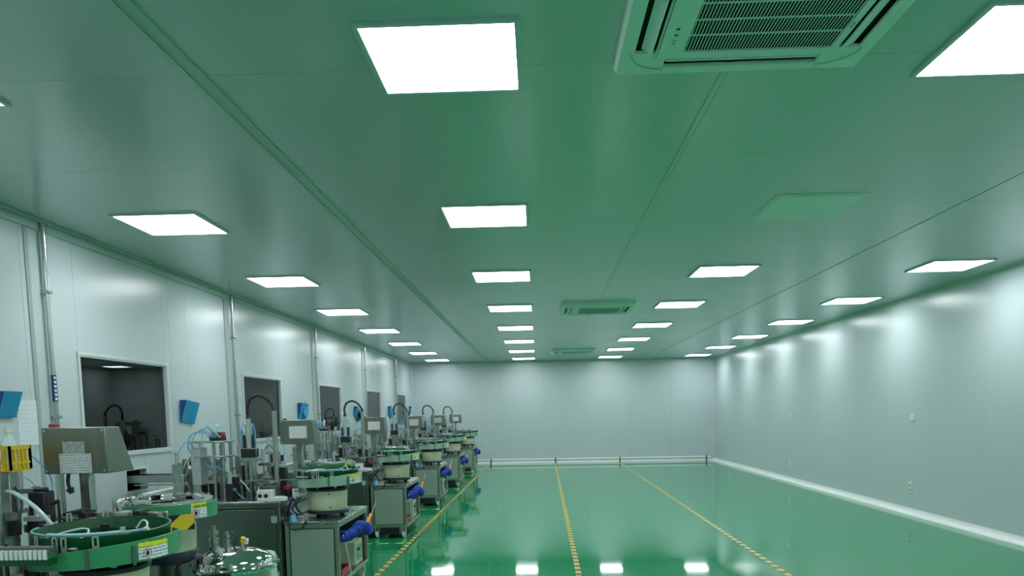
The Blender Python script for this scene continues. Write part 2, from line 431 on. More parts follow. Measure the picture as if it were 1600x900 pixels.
def rounded_sq(a, r, n=6, cx=0, cy=0):
    P = []
    for k, (sx, sy) in enumerate(((1, 1), (-1, 1), (-1, -1), (1, -1))):
        for i in range(n+1):
            t = PI/2*(k + i/n); P.append((cx+sx*(a-r)+r*math.cos(t), cy+sy*(a-r)+r*math.sin(t)))
    return P
def make_ac():
    t = thing('ceiling_air_conditioner', 'x', 'air conditioner', (0, 0, H), 'cassette air conditioners'); z = H
    A, B = .49, .338     # half panel, half grille
    f = MB()
    # skirt: outer ring with four outlet slots left open
    out, inn = rounded_sq(A, .035), rounded_sq(A-.012, .03)
    n = len(out)
    f.add([(x, y, z-.0006) for x, y in out] + [(x, y, z-.030) for x, y in out] + [(x, y, z-.042) for x, y in inn],
          [(i, (i+1) % n, n+(i+1) % n, n+i) for i in range(n)] + [(n+i, n+(i+1) % n, 2*n+(i+1) % n, 2*n+i) for i in range(n)])
    s0, s1, sl = .345, .425, .30     # outlet slot from s0 to s1, half length sl
    def fr(x0, x1, y0, y1):
        for k in range(4):
            m = Matrix.Rotation(k*PI/2, 4, 'Z')
            f.box(x0, x1, y0, y1, z-.042, z-.030, m)
    fr(-sl, sl, s1, A-.012); fr(-sl, sl, B, s0)
    for k in range(4):
        m = Matrix.Rotation(k*PI/2, 4, 'Z')
        f.box(sl, A-.013, sl, A-.013, z-.042, z-.030, m)
        f.box(sl, s0, sl, s0, z-.042, z-.030, m)
    f.build('panel', 'ac', t)
    MB().box(-.45, .45, -.45, .45, z-.014, z-.002).build('air_duct', 'void', t)
    for k in range(4):
        m = Matrix.Rotation(k*PI/2, 4, 'Z') @ Matrix.Translation((0, .385, z-.032)) @ Matrix.Rotation(math.radians(26 if k != 1 else 30), 4, 'X')
        MB().box(-sl+.006, sl-.006, -.03, .016, -.004, .004, m).build('louver', 'ac', t)
        # curved groove line at the corner
        m2 = Matrix.Rotation(k*PI/2, 4, 'Z'); c = Vector((.33, .33, 0))
        MB().tube([m2 @ Vector(p) for p in arc((.30, .30, z-.0425), .135, 0, PI/2, 8)], .0035, 5).build('corner_groove', 'trim', t)
    rim = MB(); b2 = B-.003; gx0, gx1, gy = -.243, .312, .283
    for x0, x1, y0, y1 in ((-b2, b2, -b2, -gy), (-b2, b2, gy, b2), (-b2, gx0, -gy, gy), (gx1, b2, -gy, gy)): rim.box(x0, x1, y0, y1, z-.050, z-.036)
    rim.build('grille_frame', 'ac', t)
    MB().box(gx0, gx1, -gy, gy, z-.0425, z-.036).build('filter', 'void', t)
    sl_ = MB()
    for i in range(47):
        x = gx0+.006+(gx1-gx0-.012)*i/46; sl_.box(x-.0017, x+.0017, -gy, gy, z-.0470, z-.0462)
    sl_.build('grille_slats', 'ac', t, kind='stuff')
    for y in (-.17, -.06, .05, .16): MB().box(gx0, gx1, y-.003, y+.003, z-.0465, z-.0426).build('grille_rib', 'ac', t)
    for i, (y, m) in enumerate(((.10, 'black'), (.145, 'bowl'), (.185, 'trim'), (.21, 'trim'))):
        MB().box(-.300, -.288, y-.006, y+.005, z-.0515, z-.0495).build('indicator', m, t)
    MB().box(.318, .328, .09, .13, z-.0515, z-.0495).build('latch', 'trim', t)
    return t
ac = make_ac(); index_children()
for i, (y, l) in enumerate(((2.80, 'large white ceiling air conditioner with dark slatted grille, nearest the camera'),
                            (10.62, 'white ceiling air conditioner with dark grille, in the middle of the room'),
                            (17.95, 'small looking white ceiling air conditioner farthest away, by the back wall'))):
    o = ac if i == 0 else copy_tree(ac); o.location = (.815, y, H); o['label'] = l

# ============================================================ WALL THINGS
# sockets and switches on the right wall
def socket(y, z, w, h, label, gp, name):
    t = thing(name, label, 'socket' if name == 'wall_socket' else 'switch', (XR, y, z), gp)
    MB().box(XR-.012, XR-.0006, y-w/2, y+w/2, z-h/2, z+h/2).build('cover_plate', 'white', t, bevel=.003)
    if name == 'wall_switch': MB().box(XR-.016, XR-.012, y-w*.28, y+w*.28, z-h*.28, z+h*.28).build('rocker', 'white', t)
    else:
        for d in (-.03, .03): MB().box(XR-.0135, XR-.012, y-.018, y+.018, z+d-.012, z+d+.012).build('outlet', 'steel_dark', t)
socket(10.1, 1.25, .10, .10, 'white square wall switch high on the right wall, nearer the camera', 'wall switches', 'wall_switch')
socket(14.86, 1.25, .10, .10, 'white square wall switch on the right wall, farther from the camera', 'wall switches', 'wall_switch')
socket(10.1, .34, .09, .15, 'low white socket on the right wall, nearest the camera', 'wall sockets', 'wall_socket')
socket(14.88, .34, .09, .15, 'low white socket on the right wall, middle one of three', 'wall sockets', 'wall_socket')
socket(19.5, .34, .09, .15, 'low white socket on the right wall, next to the back corner', 'wall sockets', 'wall_socket')
# blue document holders on the left wall
def holder(y0, y1, z0, z1, label, tilt=.0, fan=0):
    t = thing('document_holder', label, 'document holder', (XL, (y0+y1)/2, z0), 'blue document holders on the left wall')
    m = Matrix.Translation((XL+.002, (y0+y1)/2, z0)) @ Matrix.Rotation(tilt, 4, 'X'); w = (y1-y0)/2; h = z1-z0
    MB().box(0, .006, -w, w, 0, h, m).build('back_sheet', 'folder', t)
    b = MB(); vs = [(.006, -w, 0), (.014, -w, 0), (.07, -w, h), (.006, -w, h)]; vs += [(x, w, z) for x, y, z in vs]
    b.add([m @ Vector(v) for v in vs], [(0,1,2,3), (7,6,5,4), (0,4,5,1), (1,5,6,2)])
    b.build('side_pocket', 'folder_dark', t)
    vs = [(.014, -w, 0), (.018, -w, 0), (.076, -w, h), (.070, -w, h)]; vs += [(x, w, z) for x, y, z in vs]
    MB().add([m @ Vector(v) for v in vs], [(0,1,2,3), (7,6,5,4), (0,4,5,1), (1,5,6,2), (2,6,7,3), (3,7,4,0)]).build('front_cover', 'folder', t)
    MB().box(.008, .016, -w*.9, w*.9, h*.2, h*.9, m).build('papers', 'paper', t)
    for s in range(fan):
        mm = m @ Matrix.Translation((.06, 0, .01)) @ Matrix.Rotation(-.45-.25*s, 4, 'X')
        MB().box(0, .003, -w*.6, w*.6, h*.15, h*1.05, mm).build('loose_sheet', 'folder', t)
holder(4.84, 5.01, 1.43, 1.60, 'blue plastic document holder cut off by the left picture edge')
holder(7.38, 7.66, 1.36, 1.57, 'blue plastic document holder right of the nearest window', -.1)
holder(11.06, 11.38, 1.36, 1.59, 'blue document holder between the second and third windows', -.05, 1)
holder(14.42, 14.78, 1.35, 1.52, 'fanned blue document holder between the third and fourth windows', -.4, 2)
holder(17.75, 18.1, 1.36, 1.56, 'blue document holder between the fourth and fifth windows', -.3, 1)
holder(20.5, 20.85, 1.36, 1.55, 'blue document holder past the last window, by the back corner', .5, 1)
single('wall_notice', MB().box(XL+.0006, XL+.003, 5.045, 5.255, 1.24, 1.55), 'wallpaper_sheet', 'pale printed notice sheet taped to the left wall near the first conduit', 'notice', (XL, 5.15, 1.24))
# pipe along the foot of the back wall
t = thing('floor_pipe', 'thin white pipe on brackets along the foot of the back wall', 'pipe', (1.6, 21.12, 0))
MB().cyl((-1.7, 21.12, .10), (4.72, 21.12, .10), .028).build('pipe', 'white', t)
for x in (-1.31, .47, 2.24, 4.6):
    MB().box(x-.02, x+.02, 21.085, 21.155, .0005, .15).build('bracket', 'steel_dark', t, bevel=.004)

# ============================================================ MACHINE STATIONS
DY = [-3.05, 0, 2.95, 5.95, 8.95, 12.2]
ORD = ['nearest the camera', 'second from the camera', 'third from the camera', 'fourth from the camera', 'fifth from the camera', 'farthest from the camera']

# ---- rotary assembly machine (prototype at the second station)
TZ = .78; X0, X1, Y0, Y1 = -3.0, -1.925, 5.58, 6.56
def make_machine():
    t = thing('assembly_machine', 'x', 'machine', (-2.45, 6.07, 0), 'assembly machines along the left wall')
    p = .035
    fm = MB()
    for x in (X0, X1-p):
        for y in (Y0, Y1-p): fm.box(x, x+p, y, y+p, .06, TZ-.02)
    for z in (.06, TZ-.055):
        fm.box(X0+p, X1-p, Y0, Y0+p, z, z+p).box(X0+p, X1-p, Y1-p, Y1, z, z+p).box(X0, X0+p, Y0+p, Y1-p, z, z+p).box(X1-p, X1, Y0+p, Y1-p, z, z+p)
    fm.build('base_frame', 'steel_dark', t, bevel=.003)
    top = MB().box(X0-.01, X1+.01, Y0-.012, Y1+.012, TZ-.02, TZ).build('table_top', 'steel', t, bevel=.004)
    door = MB().box(X0+p+.004, X1-p-.004, Y0-.004, Y0+.012, .10, TZ-.06).build('front_panel', 'steel_dark', t, bevel=.003)
    for z in (.20, .62):
        h = MB().box(X1-p-.030, X1-p+.014, Y0-.010, Y0-.004, z, z+.05).cyl((X1-p-.004, Y0-.010, z), (X1-p-.004, Y0-.010, z+.05), .006, n=8)
        h.build('hinge', 'zinc', door)
    MB().box(X1-.012, X1+.003, Y0+p+.004, Y1-p-.004, .10, TZ-.06).build('side_panel', 'steel_dark', t)
    MB().box(X0-.003, X0+.012, Y0+p+.004, Y1-p-.004, .10, TZ-.06).build('side_panel', 'steel_dark', t)
    MB().box(X0+p+.004, X1-p-.004, Y1-.012, Y1+.003, .10, TZ-.06).build('back_panel', 'steel_dark', t)
    for x in (X0+.02, X1-.02):
        for y in (Y0+.02, Y1-.02): MB().cyl((x, y, .0005), (x, y, .015), .028, .024).cyl((x, y, .015), (x, y, .06), .009, n=8).build('levelling_foot', 'rubber', t)
    # turntable with nests and stations
    C = (-2.48, 6.12); 
    d = MB().cyl((*C, TZ), (*C, TZ+.10), .10, .09, 24).cyl((*C, TZ+.10), (*C, TZ+.118), .27, n=40).cyl((*C, TZ+.118), (*C, TZ+.15), .06, n=20).build('turntable', 'steel', t)
    for k in range(12):
        a = 2*PI*k/12; m = Matrix.Translation((*C, TZ+.118)) @ Matrix.Rotation(a, 4, 'Z')
        MB().box(.20, .262, -.022, .022, 0, .03, m).box(.215, .245, -.008, .008, .03, .045, m).build('nest', 'alu', d)
    for k, a in enumerate((-2.9, -2.3, -.25, .35, .95, 1.6, 2.25, 2.9)):
        m = Matrix.Translation((*C, TZ)) @ Matrix.Rotation(a, 4, 'Z'); hh = (.30, .22, .26, .34, .24, .38, .28, .33)[k]
        s = MB().box(.33, .39, -.045, .045, 0, .012, m).box(.345, .375, -.028, .028, .012, hh, m).box(.26, .36, -.03, .03, hh-.02, hh, m).build('pick_station', 'alu' if k % 2 else 'steel', t)
        MB().cyl(m @ Vector((.29, 0, hh)), m @ Vector((.29, 0, hh+.11)), .017, n=10).cyl(m @ Vector((.29, 0, hh-.09)), m @ Vector((.29, 0, hh-.02)), .008, n=8).build('air_cylinder', 'zinc', s)
        MB().box(.375, .40, -.02, .02, hh-.09, hh-.03, m).build('sensor_block', 'black', s)
        MB().tube(spline([m @ Vector(q) for q in ((.29, .012, hh+.09), (.33, .03, hh+.14), (.40, .03, hh+.05), (.41, .0, hh-.04))], 5), .0035, 5).build('air_tube', ('tube', 'clear', 'black')[k % 3], s)
    # twin-post tower with plates (left of the front edge)
    tw = MB()
    for x in (-2.455, -2.385):
        for y in (5.72, 5.86): tw.cyl((x, y, TZ), (x, y, 1.22), .0125, n=12)
    tw.build('tower_post', 'steel', t)
    MB().box(-2.62, -2.36, 5.69, 5.89, 1.215, 1.230).box(-2.60, -2.36, 5.69, 5.89, 1.105, 1.118).build('tower_plate', 'steel', t, bevel=.002)
    MB().box(-2.625, -2.555, 5.70, 5.83, .90, 1.18).build('tower_box', 'zinc', t, bevel=.004)
    MB().box(-2.62, -2.56, 5.70, 5.72, .78, .90).build('box_leg', 'steel', t)
    v = MB().box(-2.50, -2.40, 5.75, 5.83, 1.231, 1.268).build('valve_manifold', 'black', t, bevel=.003)
    for k in range(5):
        x = -2.49+k*.02
        MB().box(x-.007, x+.007, 5.755, 5.825, 1.268, 1.295).build('valve', ('orange', 'black', 'zinc', 'black', 'red')[k], v)
    for k in range(6):
        x = -2.50+k*.018; e = rnd.uniform(-.06, .03)
        pts = [(x, 5.75, 1.255), (x-.02-.01*k, 5.70, 1.30+.01*k), (x-.09+e, 5.70, 1.27), (x-.11+e, 5.72, 1.15), (x-.05, 5.8, 1.02), (x+.02, 5.95, .95)]
        MB().tube(spline(pts, 6), .0038, 5).build('air_tube', ('tube', 'tube', 'clear')[k % 3], t)
    MB().cyl((-2.45, 5.79, 1.295), (-2.45, 5.79, 1.34), .010, n=10).cyl((-2.45, 5.79, 1.34), (-2.45, 5.79, 1.355), .016, .010, 10).build('air_regulator', 'clear', t)
    # press column with cylinder, hanging from bracket
    PX, PY = -2.21, 5.80
    pr = MB().cyl((PX, PY, 1.17), (PX, PY, 1.35), .026, n=16).cyl((PX, PY, 1.35), (PX, PY, 1.40), .017, n=14).build('press_cylinder', 'zinc', t)
    MB().cyl((PX, PY, 1.395), (PX, PY, 1.425), .021, .012, 12).build('hose_gland', 'black', pr)
    for x in (PX-.045, PX+.028): MB().box(x, x+.017, PY-.02, PY+.02, 1.17, 1.27).build('side_clamp', 'navy', pr)
    MB().box(PX-.055, PX+.055, PY-.045, PY+.045, 1.10, 1.165).build('press_head', 'black', t, bevel=.004)
    MB().box(PX-.075, PX+.075, PY-.035, PY+.06, 1.07, 1.10).build('press_plate', 'steel', t, bevel=.003)
    MB().cyl((PX-.035, PY, TZ), (PX-.035, PY, 1.07), .011, n=12).cyl((PX+.035, PY, TZ), (PX+.035, PY, 1.07), .011, n=12).build('guide_rod', 'steel', t)
    MB().cyl((PX, PY, .86), (PX, PY, 1.07), .017, n=12).cyl((PX, PY, TZ), (PX, PY, .86), .03, n=14).build('spindle', 'alu', t)
    for s in (-1, 1):
        MB().tube(spline([(PX+s*.03, PY-.01, 1.36), (PX+s*.052, PY-.02, 1.31), (PX+s*.055, PY-.02, 1.18), (PX+s*.045, PY, 1.05)], 6), .0045, 6).build('air_tube', 'tube', t)
    # hose post and black arched hose
    QX = -2.01
    MB().cyl((QX, PY, TZ), (QX, PY, 1.455), .019, n=16).cyl((QX, PY, TZ), (QX, PY, TZ+.02), .04, n=16).build('hose_post', 'steel', t)
    hp = spline([(PX, PY, 1.42), (PX-.004, PY, 1.48), (PX+.025, PY, 1.545), (PX+.09, PY, 1.567), (PX+.155, PY, 1.535), (QX-.004, PY, 1.475), (QX, PY, 1.452)], 7)
    MB().tube(hp, .0115, 10).build('arched_hose', 'rubber', t)
    MB().cyl((QX, PY, 1.45), (QX, PY, 1.475), .021, .014, 12).build('hose_gland', 'black', t)
    # stacked plates, box and chute at the front right corner
    MB().box(-2.13, -1.98, 5.66, 5.80, .905, .92).box(-2.12, -1.985, 5.67, 5.79, .878, .892).build('slide_plate', 'steel', t, bevel=.002)
    MB().box(-2.11, -1.99, 5.69, 5.78, TZ, .878).build('slide_block', 'steel_dark', t)
    cb = MB().box(-2.10, -1.99, 5.60, 5.685, TZ, .862).build('control_box', 'white', t, bevel=.004)
    for x in (-2.075, -2.03): MB().cyl((x, 5.60, .82), (x, 5.594, .82), .015, n=12).build('terminal', 'black', cb)
    MB().prism([(-1.985, 5.575), (-1.91, 5.575), (-1.88, 5.60), (-1.88, 5.64), (-1.985, 5.70)], 2, TZ+.001, TZ+.03).build('chute_tray', 'white', t, bevel=.003)
    MB().cyl((-1.96, 5.90, TZ), (-1.96, 5.90, TZ+.06), .03, n=14).build('knob_base', 'black', t)
    MB().cyl((-1.96, 5.90, TZ+.06), (-1.96, 5.90, TZ+.085), .032, .028, 14).build('stop_button', 'red', t)
    # linear track from the bowl
    MB().box(-2.20, -1.72, 5.640, 5.652, .930, .938).build('outlet_rail', 'alu', t)
    MB().box(-2.20, -2.02, 5.80-.17, 5.80-.13, .882+.04, .93).box(-2.16, -2.14, 5.625, 5.665, TZ, .925).build('track_stand', 'steel_dark', t)
    # small cable duct, tubes hanging to the turntable
    MB().box(X0+.02, X0+.08, 5.62, 6.5, TZ, TZ+.07).build('cable_duct', 'white', t, bevel=.003)
    for k in range(5):
        x = -2.36+.05*k
        MB().tube(spline([(x, 5.72, .97-.02*k), (x+.04, 5.69, .90), (x+.09, 5.68, .83), (x+.13, 5.70, TZ+.01)], 6), .004, 5).build('air_tube', ('tube', 'black', 'clear', 'tube', 'black')[k], t)
    for k, (x, y, w, h) in enumerate(((-2.32, 5.66, .05, .13), (-2.72, 5.72, .07, .20), (-2.83, 5.9, .06, .27), (-2.27, 6.42, .06, .24), (-2.55, 6.48, .08, .30), (-2.80, 6.40, .07, .22), (-2.12, 6.30, .05, .18))):
        q = MB().box(x-w/2, x+w/2, y-w/2, y+w/2, TZ, TZ+h).build('column_unit', ('black', 'steel', 'alu', 'steel', 'alu', 'zinc', 'steel')[k], t, bevel=.003)
        MB().cyl((x, y, TZ+h), (x, y, TZ+h+.09), w*.3, n=10).build('actuator', ('zinc', 'alu', 'zinc', 'black', 'zinc', 'steel', 'zinc')[k], q)
        MB().box(x-w*.9, x+w*.9, y-w*.3, y+w*.3, TZ+h*.6, TZ+h*.6+.02).build('arm', 'steel', q)
    for k, (x, y, w, h) in enumerate(((-2.34, 5.80, .055, .17), (-2.30, 5.95, .06, .25), (-2.15, 5.98, .05, .14), (-2.52, 5.84, .06, .12), (-2.06, 6.10, .055, .22), (-2.68, 6.00, .06, .30))):  # black boxes added to darken the gear under the tower
        q = MB().box(x-w/2, x+w/2, y-w/2, y+w/2, TZ, TZ+h).build('dark_filler_box', 'black', t, bevel=.004)
        MB().box(x-w*.62, x+w*.62, y-w*.62, y+w*.62, TZ+h, TZ+h+.018).cyl((x, y, TZ+h+.018), (x, y, TZ+h+.05), .011, n=10).build('filler_flange', 'zinc', q)
    # control console on a post
    CX, CY = -2.0, 6.36
    co = MB().prism([(6.28, 1.175), (6.50, 1.175), (6.395, 1.375), (6.28, 1.375)], 0, CX-.135, CX+.145).build('console_housing', 'console', t, bevel=.004)
    MB().box(CX-.02, CX+.026, CY-.02, CY+.026, TZ+.0, 1.175).build('console_post', 'steel', t, bevel=.003)
    MB().box(CX-.05, CX+.056, CY-.05, CY+.056, TZ, TZ+.008).build('post_flange', 'steel', t)
    for x in (CX-.122, CX+.132):
        for z in (1.188, 1.362): MB().cyl((x, 6.28, z), (x, 6.277, z), .005, n=8).build('screw', 'zinc', co)
    # screen on the sloped operator side
    return t, co, (CX, CY)
mach, console_proto, (CX, CY) = make_machine()

# ---- feeder cabinet on castors
def make_cabinet():
    x0, x1, y0, y1, zb, zt = -1.905, -1.50, 5.61, 6.57, .13, .62
    t = thing('feeder_cabinet', 'x', 'cabinet', ((x0+x1)/2, (y0+y1)/2, 0), 'feeder cabinets along the aisle')
    p = .028; fm = MB()
    for x in (x0, x1-p):
        for y in (y0, y1-p): fm.box(x, x+p, y, y+p, zb, zt-.022)
    for z in (zb, zt-.05):
        fm.box(x0+p, x1-p, y0, y0+p, z, z+p).box(x0+p, x1-p, y1-p, y1, z, z+p).box(x0, x0+p, y0+p, y1-p, z, z+p).box(x1-p, x1, y0+p, y1-p, z, z+p)
    fm.build('frame', 'steel_panel', t, bevel=.002)
    MB().box(x0-.004, x1+.006, y0-.006, y1+.006, zt-.022, zt).build('top_plate', 'steel', t, bevel=.003)
    MB().box(x0+p+.012, x1-p-.012, y0-.003, y0+.010, zb+.035, zt-.06).build('front_panel', 'panel_light', t, bevel=.003)
    MB().box(x0+p, x1-p, y0+.012, y0+.016, zb+p, zt-.05).build('front_backing', 'steel_dark', t)
    MB().box(x0-.002, x0+.008, y0+p, y1-p, zb+p, zt-.05).build('side_panel', 'steel_dark', t)
    MB().box(x0+p, x1-p, y1-.012, y1+.002, zb+p, zt-.05).build('back_panel', 'steel_dark', t)
    MB().box(x0+.01, x1-.003, y0+.017, y1-.014, zb+p, zb+p+.006).build('bottom_shelf', 'steel_dark', t)
    MB().box(x0+.10, x1-.095, y0+.02, y1-.02, .045, zb-.001).build('underside_box', 'black', t)  # plain black box between the castors
    for x in (x0+.05, x1-.05):
        for y in (y0+.06, y1-.06):
            c = MB().box(x-.03, x+.03, y-.03, y+.03, zb-.008, zb).box(x-.024, x-.018, y-.02, y+.03, .04, zb-.008).box(x+.018, x+.024, y-.02, y+.03, .04, zb-.008).build('castor', 'zinc', t)
            MB().cyl((x-.015, y+.012, .0415), (x+.015, y+.012, .0415), .041, n=18).build('wheel', 'white', c)
    st = MB().tube([(x1+.012, 5.70, .50), (x1+.016, 5.79, .34), (x1+.010, 5.90, .165)], .007, 6).build('strap', 'white', t)
    st['label'] = 'white diagonal strap'
    return t
cab = make_cabinet()
# ---- things inside / on each cabinet
def make_controller():
    t = thing('controller_box', 'x', 'control box', (-1.62, 6.33, .165), 'control boxes in the feeder cabinets')
    MB().box(-1.72, -1.525, 6.20, 6.46, .165, .36).build('housing', 'palegreen', t, bevel=.006)
    MB().box(-1.525, -1.521, 6.24, 6.42, .20, .33).build('front_plate', 'steel', t)
    MB().cyl((-1.521, 6.30, .29), (-1.512, 6.30, .29), .014, n=12).build('dial_knob', 'black', t)
    return t
ctl = make_controller()
def make_redtray():
    t = thing('red_tray', 'x', 'tray', (-1.61, 5.92, .165), 'red trays in the feeder cabinets')
    MB().box(-1.68, -1.53, 5.78, 6.06, .165, .172).box(-1.68, -1.53, 5.78, 5.786, .172, .215).box(-1.68, -1.53, 6.054, 6.06, .172, .215).box(-1.68, -1.674, 5.786, 6.054, .172, .215).box(-1.536, -1.53, 5.786, 6.054, .172, .215).build('tray', 'red', t)
    MB().cyl((-1.60, 5.92, .1725), (-1.60, 5.92, .235), .035, n=16).build('pot', 'black', t)
    return t
tray = make_redtray()
def make_hose():
    t = thing('coiled_air_hose', 'x', 'air hose', (-1.47, 5.95, .44), 'blue coiled air hoses on the cabinets')
    path = spline([(-1.505, 5.70, .49), (-1.47, 5.78, .485), (-1.455, 5.93, .50), (-1.45, 6.10, .515), (-1.44, 6.27, .475), (-1.44, 6.34, .43)], 8)
    pts = []; N = 260; turns = 17
    for i in range(N):
        u = i/(N-1)*(len(path)-1.001); k = int(u); p = path[k].lerp(path[k+1], u-k); d = (path[k+1]-path[k]).normalized()
        a = d.cross(Vector((0, 0, 1))).normalized(); b = d.cross(a); w = 2*PI*turns*i/N
        pts.append(p + (a*math.cos(w)+b*math.sin(w))*.036)
    MB().tube(pts, .0085, 6).build('coil', 'hose', t)
    MB().tube(spline([(-1.515, 5.66, .56), (-1.49, 5.66, .53), (-1.495, 5.70, .50)], 6), .006, 6).build('hanger', 'black', t)
    g_ = MB().cyl((-1.44, 6.26, .50), (-1.43, 6.42, .565), .017, .014, 10).box(-1.452, -1.425, 6.36, 6.385, .46, .55).build('air_gun', 'orange', t)
    MB().cyl((-1.43, 6.42, .565), (-1.415, 6.56, .66), .0045, n=8).build('nozzle', 'steel', g_)
    return t
hose = make_hose()
def make_cables():
    t = thing('cable_bundle', 'x', 'cables', (-1.88, 5.72, .62), 'cable bundles beside the feeders')
    for k in range(7):
        x = -1.885+rnd.uniform(-.012, .03); y = 5.64+.025*k
        pts = [(x, y+.16, .635), (x-.01, y+.05, .66+.01*k), (x+.01, y+.03, .74), (x+rnd.uniform(-.005, .02), y+.10, .775), (x+.01, y+.16, .76)]
        MB().tube(spline(pts, 6), .0055, 6).build('cable', ('black', 'navy', 'hose', 'rubber', 'clear', 'navy', 'tube')[k], t)
    MB().tube(spline([(-1.90, 5.60, .72), (-1.87, 5.585, .60), (-1.82, 5.585, .565), (-1.76, 5.59, .585), (-1.74, 5.60, .63), (-1.75, 5.64, .633)], 6), .0055, 6).build('cable', 'rubber', t)
    MB().cyl((-1.855, 5.66, .6205), (-1.855, 5.66, .665), .03, .02, 14).build('plug', 'tube', t)
    return t
cables = make_cables()

# ---- vibratory bowl feeders
def clip(mb, c, a, r, z, h=.055, w=.022):
    m = Matrix.Translation((c[0], c[1], 0)) @ Matrix.Rotation(a, 4, 'Z')
    for y0, y1, z0, z1 in ((-w/2, -w/2+.006, z, z+h), (w/2-.006, w/2, z, z+h), (-w/2, w/2, z+h-.007, z+h), (-w/2, w/2, z, z+.018)):
        mb.box(r, r+.004, y0, y1, z0, z1, m)
    return mb
def sticker(t, c, r, a0, a1, z0, z1):
    n = 6; zh = z1-(z1-z0)*.32
    o = MB().lathe(c, [(r, z0-c[2]), (r, zh-c[2])], n, a0, a1).build('warning_sticker', 'sticker', t); o['label'] = 'white and yellow hand-hazard warning sticker'
    MB().lathe(c, [(r, zh-c[2]), (r, z1-c[2])], n, a0, a1).build('sticker_header', 'sticker_head', o)
    # round pictogram: red ring with a dark hand
    am = a0 + (a1-a0)*.26; zc = z0+(zh-z0)*.52; R = (zh-z0)*.36
    def on(u, v): a = am+u/r; return (c[0]+(r+.0008)*math.cos(a), c[1]+(r+.0008)*math.sin(a), zc+v)
    MB().tube([on(R*math.cos(2*PI*i/16), R*math.sin(2*PI*i/16)) for i in range(16)], .0013, 4, True).build('pictogram_ring', 'red', o)
    poly = [(-.38, -.6), (.3, -.6), (.42, -.05), (.62, .1), (.5, .25), (.3, .12), (.28, .6), (.12, .62), (.08, .2), (.04, .66), (-.1, .66), (-.12, .2), (-.18, .6), (-.32, .56), (-.34, .05)]
    MB().add([on(x*R, y*R) for x, y in poly], [tuple(range(len(poly)))]).build('hand_symbol', 'black', o)

